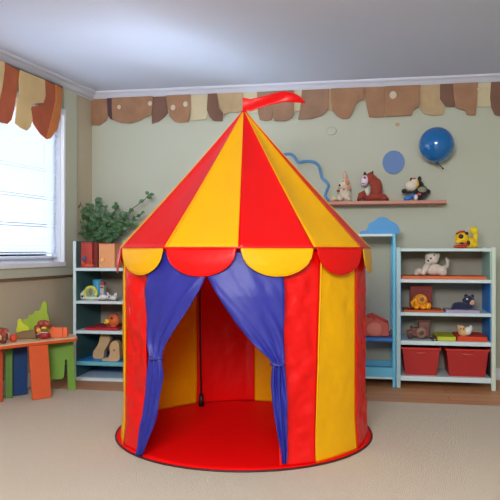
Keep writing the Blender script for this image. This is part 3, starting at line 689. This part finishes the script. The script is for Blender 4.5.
T = Toy('toy_snail', 'small orange toy snail with blue shell before the red box', 'toy', 87, 268, pf+.045, za)
T.part('body', (222, 84, 60), [('e', 88.5, 266, 0, (6, 3.2, 2)), ('t', [(84, 266, 0), (82.6, 262, 0), (84, 259, 0)], [1.8, 1.6, 1.5])], .5)
T.part('shell', (70, 90, 140), [('e', 84.6, 258.8, -1.2, (2, 1.6, 2.8), ('Y', 20))], .4)
# plant
T = Toy('potted_plant', 'leafy green potted plant behind the boxes on the corner bookcase', 'potted plant', 98, 268, pf+.40, za)
k = T.k
MB(k).lathe([(7, 0), (9.2, 17), (9.8, 17), (9.8, 19.5), (8.4, 19.5), (8, 17)]).build('pot', mat((150, 84, 60), .8), T.root)
MB(k).lathe([(7.9, 17.5), (7, 18.6), (1, 18.9)]).build('soil', mat((54, 40, 30), .95), T.root)
random.seed(7)
st = MB(k); lf = MB(k)
def leaf(p, d, ln, wd):
    d = Vector(d).normalized(); up = Vector((random.uniform(-.5, .5), -1+random.uniform(-.3, .5), random.uniform(.1, 1.0)))
    s = d.cross(up).normalized(); n = s.cross(d).normalized(); vs = []
    for t, w_ in ((0, .08), (.25, .75), (.5, 1), (.75, .72), (1, .04)):
        c = p+d*ln*t-n*ln*.25*t*t
        vs.append([lf.bm.verts.new(lf.P(c+s*wd*w_*q+n*wd*.25*abs(q))) for q in (-1, 0, 1)])
    for A, B in zip(vs, vs[1:]):
        for q in (0, 1): lf.bm.faces.new((A[q], A[q+1], B[q+1], B[q]))
ends = [(-17, -2, 62), (-14, 1, 55), (-16, -2, 44), (-8, -3, 60), (-3, 2, 52), (3, -3, 50), (9, -2, 58), (15, 2, 54), (22, -3, 60), (27, 1, 54), (33, -2, 47), (36, 0, 56), (20, -4, 44), (11, -3, 42), (0, -4, 42), (-10, -4, 38),
        (28, -4, 40), (38, -3, 42), (-3, 1, 66), (6, 0, 36), (-18, -2, 34), (16, -6, 34), (46, -2, 52), (24, -5, 33)]
for ex, ey, ez in ends:
    a = Vector((random.uniform(-2, 2), random.uniform(-2, 2), 18)); e = Vector((ex, ey, ez)); mid = (a+e)/2+Vector((0, 0, 6))
    pts = [a*(1-t)**2+mid*2*t*(1-t)+e*t*t for t in [i/8 for i in range(9)]]
    st.tube(pts, [.7-.05*i for i in range(9)], 6)
    for t in range(3, 9):
        for _ in range(2):
            if pts[t].z < 23: continue
            leaf(pts[t]+Vector((random.uniform(-1, 1), random.uniform(-1, 1), random.uniform(-1, 1))), (random.uniform(-1, 1), random.uniform(-.7, .5), random.uniform(-.8, .6)), random.uniform(5, 8), random.uniform(1.7, 2.7))
pts = [Vector(v) for v in ((2, 0, 18), (18, 0, 40), (36, 1, 58), (48, 1, 66), (53, 0, 71))]
st.tube(pts, [.7, .6, .5, .4, .3], 6)
for t in (0, .5, 1): leaf(pts[3].lerp(pts[4], t), (1 if t else -.4, -.2, -.2+.3*t), 6, 2.2)
leaf(pts[4], (-.6, 0, .7), 5, 2)
st.build('stems', mat((70, 92, 52), .7), T.root); lf.build('foliage', mat((84, 124, 84), .45, .5, 40, trans=.15, name='leaf_green'), T.root)
# shelf 2: snail-like toy
T = Toy('ring_toy', 'white toy snail with round yellow and green shell on the bookcase', 'toy', 93, 301, pf+.10, zb_)
T.part('base', (226, 228, 224), [('e', 91, 299.2, 0, (12, 4, 1.8)), ('t', [(83, 299, 0), (81.6, 295.5, 0), (84.6, 291, 0)], [2.4, 2.4, 1.6]), ('e', 104, 298, 0, (5, 3.4, 2.6))], .5)
T.part('shell_ring', (232, 226, 92), [('t', [(91+6.2*math.cos(q*PI/10), 294.3+6.2*math.sin(q*PI/10), -1) for q in range(21)], 1.5)], .5)
T.part('shell_center', (138, 176, 160), [('e', 91, 294.4, 0, (5.4, 2.2, 5.4))], .5)
T.part('inner_curl', (150, 120, 96), [('e', 91.6, 293.2, -2, (2, .9, 3.4))], .5)
T.part('eye', (20, 22, 40), [('e', 82.8, 297.4, -2.4, (1.2, .7, 1.1))], .4)
T = Toy('toy_canister', 'blue canister with a patterned label behind the toy snail', 'toy', 99, 301, pf+.20, zb_)
m = MB(T.k); m.lathe([(4.6, 0), (4.8, 1), (4.8, 18.6), (4, 19.6), (1, 19.6)], c=(-1.6, 0, 0)); m.build('canister_body', mat((70, 168, 214), .4), T.root)
T.part('label_block', (206, 206, 210), [('b', 103.4, 293.6, 0, (4.2, 6, 13))], .5, bevel=.5, smooth=False)
T.part('cap_block', (186, 74, 48), [('b', 103.4, 285.4, 0, (4, 5, 3)), ('b', 103.2, 289.2, -3, (3.4, .8, 1.6))], .5, bevel=.4, smooth=False)
T = Toy('toy_bunny', 'small white toy bunny at the right of the bookcase upper shelf', 'toy', 112, 301, pf+.08, zb_)
T.part('body', (224, 226, 228), [('e', 113.4, 298.4, 0, (3.6, 2.8, 2.6)), ('e', 115.6, 295.6, 0, (1.6, 1.6, 2.6), ('Y', 25))], .6)
T.part('head', (214, 216, 222), [('e', 109, 297.6, 0, (2.4, 2.2, 2.4)), ('e', 107.6, 294.8, 0, (1.1, 1, 2.2), ('Y', -25))], .6)
T.part('eye', (40, 50, 80), [('e', 109.6, 297.4, -2, .8)], .4)
flat('storybook', 'thin dark red book under the small white toy bunny', 'book', 98, 117.5, pf+.006, pf+.04, zb_, .006, (150, 60, 62))
# shelf 3
def lflat(*a, **k): return flat(*a, **k)
lflat('picture_book', 'large flat crimson book on the bookcase under the orange bird', 'book', 84, 117, pf+.02, pf+.34, zc, .020, (188, 38, 58))
T = Toy('toy_bird', 'orange toy bird with a yellow beak on the crimson book', 'toy', 113, 328, pf+.12, zc+.0205)
T.part('body', (226, 110, 60), [('e', 114.2, 321.6, 0, (6.6, 5, 6.2)), ('e', 109, 326.6, -1, (2.4, 2, 1.6)), ('e', 114, 327.4, -1, (3, 2, 1))], .5)
T.part('beak', (244, 204, 60), [('e', 108.4, 322.4, -4, (2.6, 2, 2.4)), ('e', 106.4, 324, -4, (1.2, 1, 1.2))], .5)
T.part('eye', (26, 22, 26), [('e', 113.6, 319.4, -4.8, 1.2), ('e', 109.8, 326.4, -3, (1.2, .8, .8))], .3)
T.part('crest', (190, 50, 40), [('e', 116, 316.6, 0, (2.6, 2, 1.4))], .5)
# shelf 4: two wooden shapes
WD = mat((206, 172, 128), .6, .15, 20)
T = Toy('wooden_arch', 'curved natural wooden shape leaning at the left on the blue shelf', 'wooden toy', 103, 361.6, pf+.16, zd)
T.part('arch', WD, [('p', smoothpoly([(94, 361.4), (93.6, 355), (97, 350), (99.6, 345), (101, 339), (105, 336.2), (110, 338), (111.4, 343), (108.6, 349), (105.6, 354), (104, 361.4)]), -3, 5)], bevel=.8, smooth=False)
T = Toy('wooden_arch', 'curved natural wooden shape with a knot hole at the right', 'wooden toy', 113, 361.6, pf+.07, zd)
T.root['label'] = 'wooden curve with a knot mark at the right end of the low blue shelf'
T.part('arch', WD, [('p', smoothpoly([(103, 361.4), (105, 358.6), (109, 358), (111, 353), (110.4, 347), (113, 342.4), (117.4, 341), (120.6, 344), (121, 350), (120, 361.4)]), -4, 4)], bevel=.8, smooth=False)
T.part('knot_mark', (140, 92, 60), [('e', 115.6, 350.6, -3.8, (1.2, .6, 1.2))])

# ------------------------------------------------------------------ table
ZT = .393
def flr(x, y, z=0): return (x, y, z)
tb = thing('activity_table', 'light wooden children\'s table with orange rim and coloured legs by the window', 'table', (-1.5, 4.4, 0), frame=None)
TP = [(-1.205, 4.60), (-1.215, 4.66), (-1.25, 4.745), (-1.30, 4.785), (-1.37, 4.755), (-1.675, 4.52), (-1.84, 4.0), (-1.80, 3.93), (-1.735, 3.955), (-1.60, 4.19), (-1.40, 4.41)]
def off(pl, cx=-1.52, cy=4.35, s=1): return [((x-cx)*s+cx+1.5, (y-cy)*s+cy-4.4) for x, y in pl]
MB().prism(off(TP, s=.985), ZT-.020, ZT, 'z').build('tabletop', mat((222, 190, 152), .45, .1, 10), tb, bevel=.003, smooth=False)
MB().prism(off(TP), ZT-.028, ZT-.003, 'z').build('rim', mat((222, 92, 44), .5), tb, bevel=.006, smooth=False)
def panel_leg(px0, px1, D, D1, yb, rgb, splay=0, name='leg', arch=False):
    a = Vector(((px0-250)/F*D, D, 0)); b = Vector(((px1-250)/F*D1, D1, 0)); d = (b-a); w_ = d.length; d.normalize(); n = Vector((-d.y, d.x, 0))
    m = MB(); Mx = Matrix(((d.x, n.x, 0, a.x), (d.y, n.y, 0, a.y), (0, 0, 1, 0), (0, 0, 0, 1)))
    if arch: pl = [(-.02, .10), (-.015, .085), (w_*.52, .085), (w_*.60, .10), (w_*.645, .22), (w_*.70, .22), (w_*.72, .10), (w_*.74, .0), (w_*1.06, .0), (w_*.96, ZT-.028), (0, ZT-.028)]
    else: pl = [(0+splay, .006), (w_+splay, .006), (w_, ZT-.028), (-.0, ZT-.028)]
    m.prism(pl, -.012, .012); o = m.build(name, mat(rgb, .5, .06, 6), None, bevel=.005, smooth=False)
    o.matrix_world = Mx; o.parent = tb; o.matrix_parent_inverse = tb.matrix_basis.inverted(); return o
panel_leg(28.5, 47.5, 4.36, 4.44, 398, (222, 96, 52), .025)
panel_leg(48.5, 74.5, 4.66, 4.71, 388, (112, 160, 52), 0, arch=True)
panel_leg(12.5, 27, 4.50, 4.56, 395, (30, 66, 120), 0)
panel_leg(5, 12.5, 4.43, 4.45, 391, (88, 132, 52), 0)
panel_leg(-8, 2.2, 4.28, 4.34, 391, (206, 84, 50), 0)
# table items; helper with a camera-facing base point at depth D
def TT(name, label, cat, px, D, py0):
    class _T(Toy):
        def __init__(s):
            s.px = px; s.k = D/F; s.py = py0
            s.root = thing(name, label, cat, ((px-250)/F*D, D, ZT+.0005), frame=None)
    return _T()
def ty(D): return 250+(1-ZT)/D*F
D = 4.60; y0 = ty(D)
T = TT('lime_dinosaur', 'lime green wavy-backed toy dinosaur standing on the wooden table', 'toy', 34, 4.60, y0)
T.part('body', (150, 176, 50), [('p', smoothpoly([(20, y0-.2), (22, 324.5), (25, 319), (28, 319.2), (29.4, 314.6), (33, 314.8), (35, 310.8), (38.4, 311), (41, 308), (42, 303.5), (44.6, 301.4), (47.2, 304), (47.6, 312), (49.6, 320), (50, y0-.2)]), -1.5, 2)], .5, bevel=.7, smooth=False)
T.part('head', (206, 212, 50), [('p', smoothpoly([(17.6, 330), (18.6, 325), (19, 320), (22, 319), (24, 323), (28.4, 325.6), (30, 330), (27, y0-.4), (20, y0-.4)]), -4, -1.4)], .5, bevel=.5, smooth=False)
T = TT('wooden_tray', 'low brown tray in front of the lime green dinosaur', 'tray', 27, 4.52, ty(4.52)); y1 = ty(4.52)
T.part('tray', (128, 104, 70), [('p', [(17, y1-1), (16.4, y1-6), (22, y1-7.6), (36, y1-9), (36.6, y1-.6), (18, y1)], -3, 3)], .6, bevel=.6, smooth=False)
D = 4.50; y0 = ty(D)
T = TT('block_toy', 'dark red bead toy with yellow pieces between tray and orange box', 'toy', 43.5, D, y0); y_ = y0
T.part('base', (168, 34, 44), [('e', 44, y_-4, 0, (6.4, 4, 4)), ], .4)
T.part('beads', (150, 62, 50), [('e', 41, y_-15.5, 0, (4, 3, 3.4)), ('e', 47, y_-15, 0, (4, 3, 3.4)), ('e', 37.4, y_-10.6, 0, (3.6, 3, 3.6)), ('e', 44.6, y_-17.4, 0, (2.4, 2, 2))], .4)
T.part('yellow_bead', (236, 176, 70), [('e', 39.6, y_-9, -3, (2.4, 1.6, 2.4), ('Y', 30)), ('e', 45, y_-11.4, -3, (3, 1.6, 1.4))], .4)
T.part('white_stripe', (214, 180, 170), [('t', [(38, y_-5, -3.8), (43, y_-7.2, -4.6), (49, y_-7, -3.4)], .7)], .4)
D = 4.60; y0 = ty(D)
T = TT('orange_box', 'plain orange box at the far corner of the wooden table', 'box', 58.5, D, y0)
T.part('box_body', (236, 112, 64), [('b', 57, y0-5, 0, (13, 8, 9.8)), ('b', 65, y0-5, 1, (5.4, 6, 9.2))], .5, bevel=.5, smooth=False)
T.part('lid_step', (226, 98, 54), [('b', 53.6, y0-10.2, 0, (3, 7, 1.4))], .5, bevel=.3, smooth=False)
D = 4.30; y0 = ty(D)
T = TT('toy_truck', 'brown and red toy truck at the left edge of the table', 'toy', 4, D, y0)
T.part('body', (150, 66, 48), [('b', 1, y0-7, 0, (13, 8, 8)), ('b', -1, y0-13, 0, (8, 7, 5)), ('e', 5.5, y0-11.6, -1, (3.6, 3, 3.6))], .5, bevel=1, smooth=False)
T.part('wheel', (96, 40, 34), [('e', 4.6, y0-3.6, -4.6, (3.6, 1.2, 3.6))], .4)
T.part('wheel', (96, 40, 34), [('e', -4, y0-3.6, -4.6, (3.6, 1.2, 3.6))], .4)
T.part('yellow_trim', (236, 190, 110), [('t', [(0, y0-11, -4.6), (2.6, y0-7, -5), (3, y0-4, -5.8)], [.8, 1, .8])], .4)
T.part('rail', (176, 168, 160), [('t', [(6, y0-13, -3), (9.6, y0-10, -2), (9.6, y0-5, -2)], .8)], .4)
T = TT('toy_ball', 'orange red dome block beside the toy truck on the table', 'toy', 13, 4.36, ty(4.36))
T.part('dome', (220, 74, 40), [('e', 13.2, ty(4.36)-4, 0, (4, 3.4, 4))], .5)
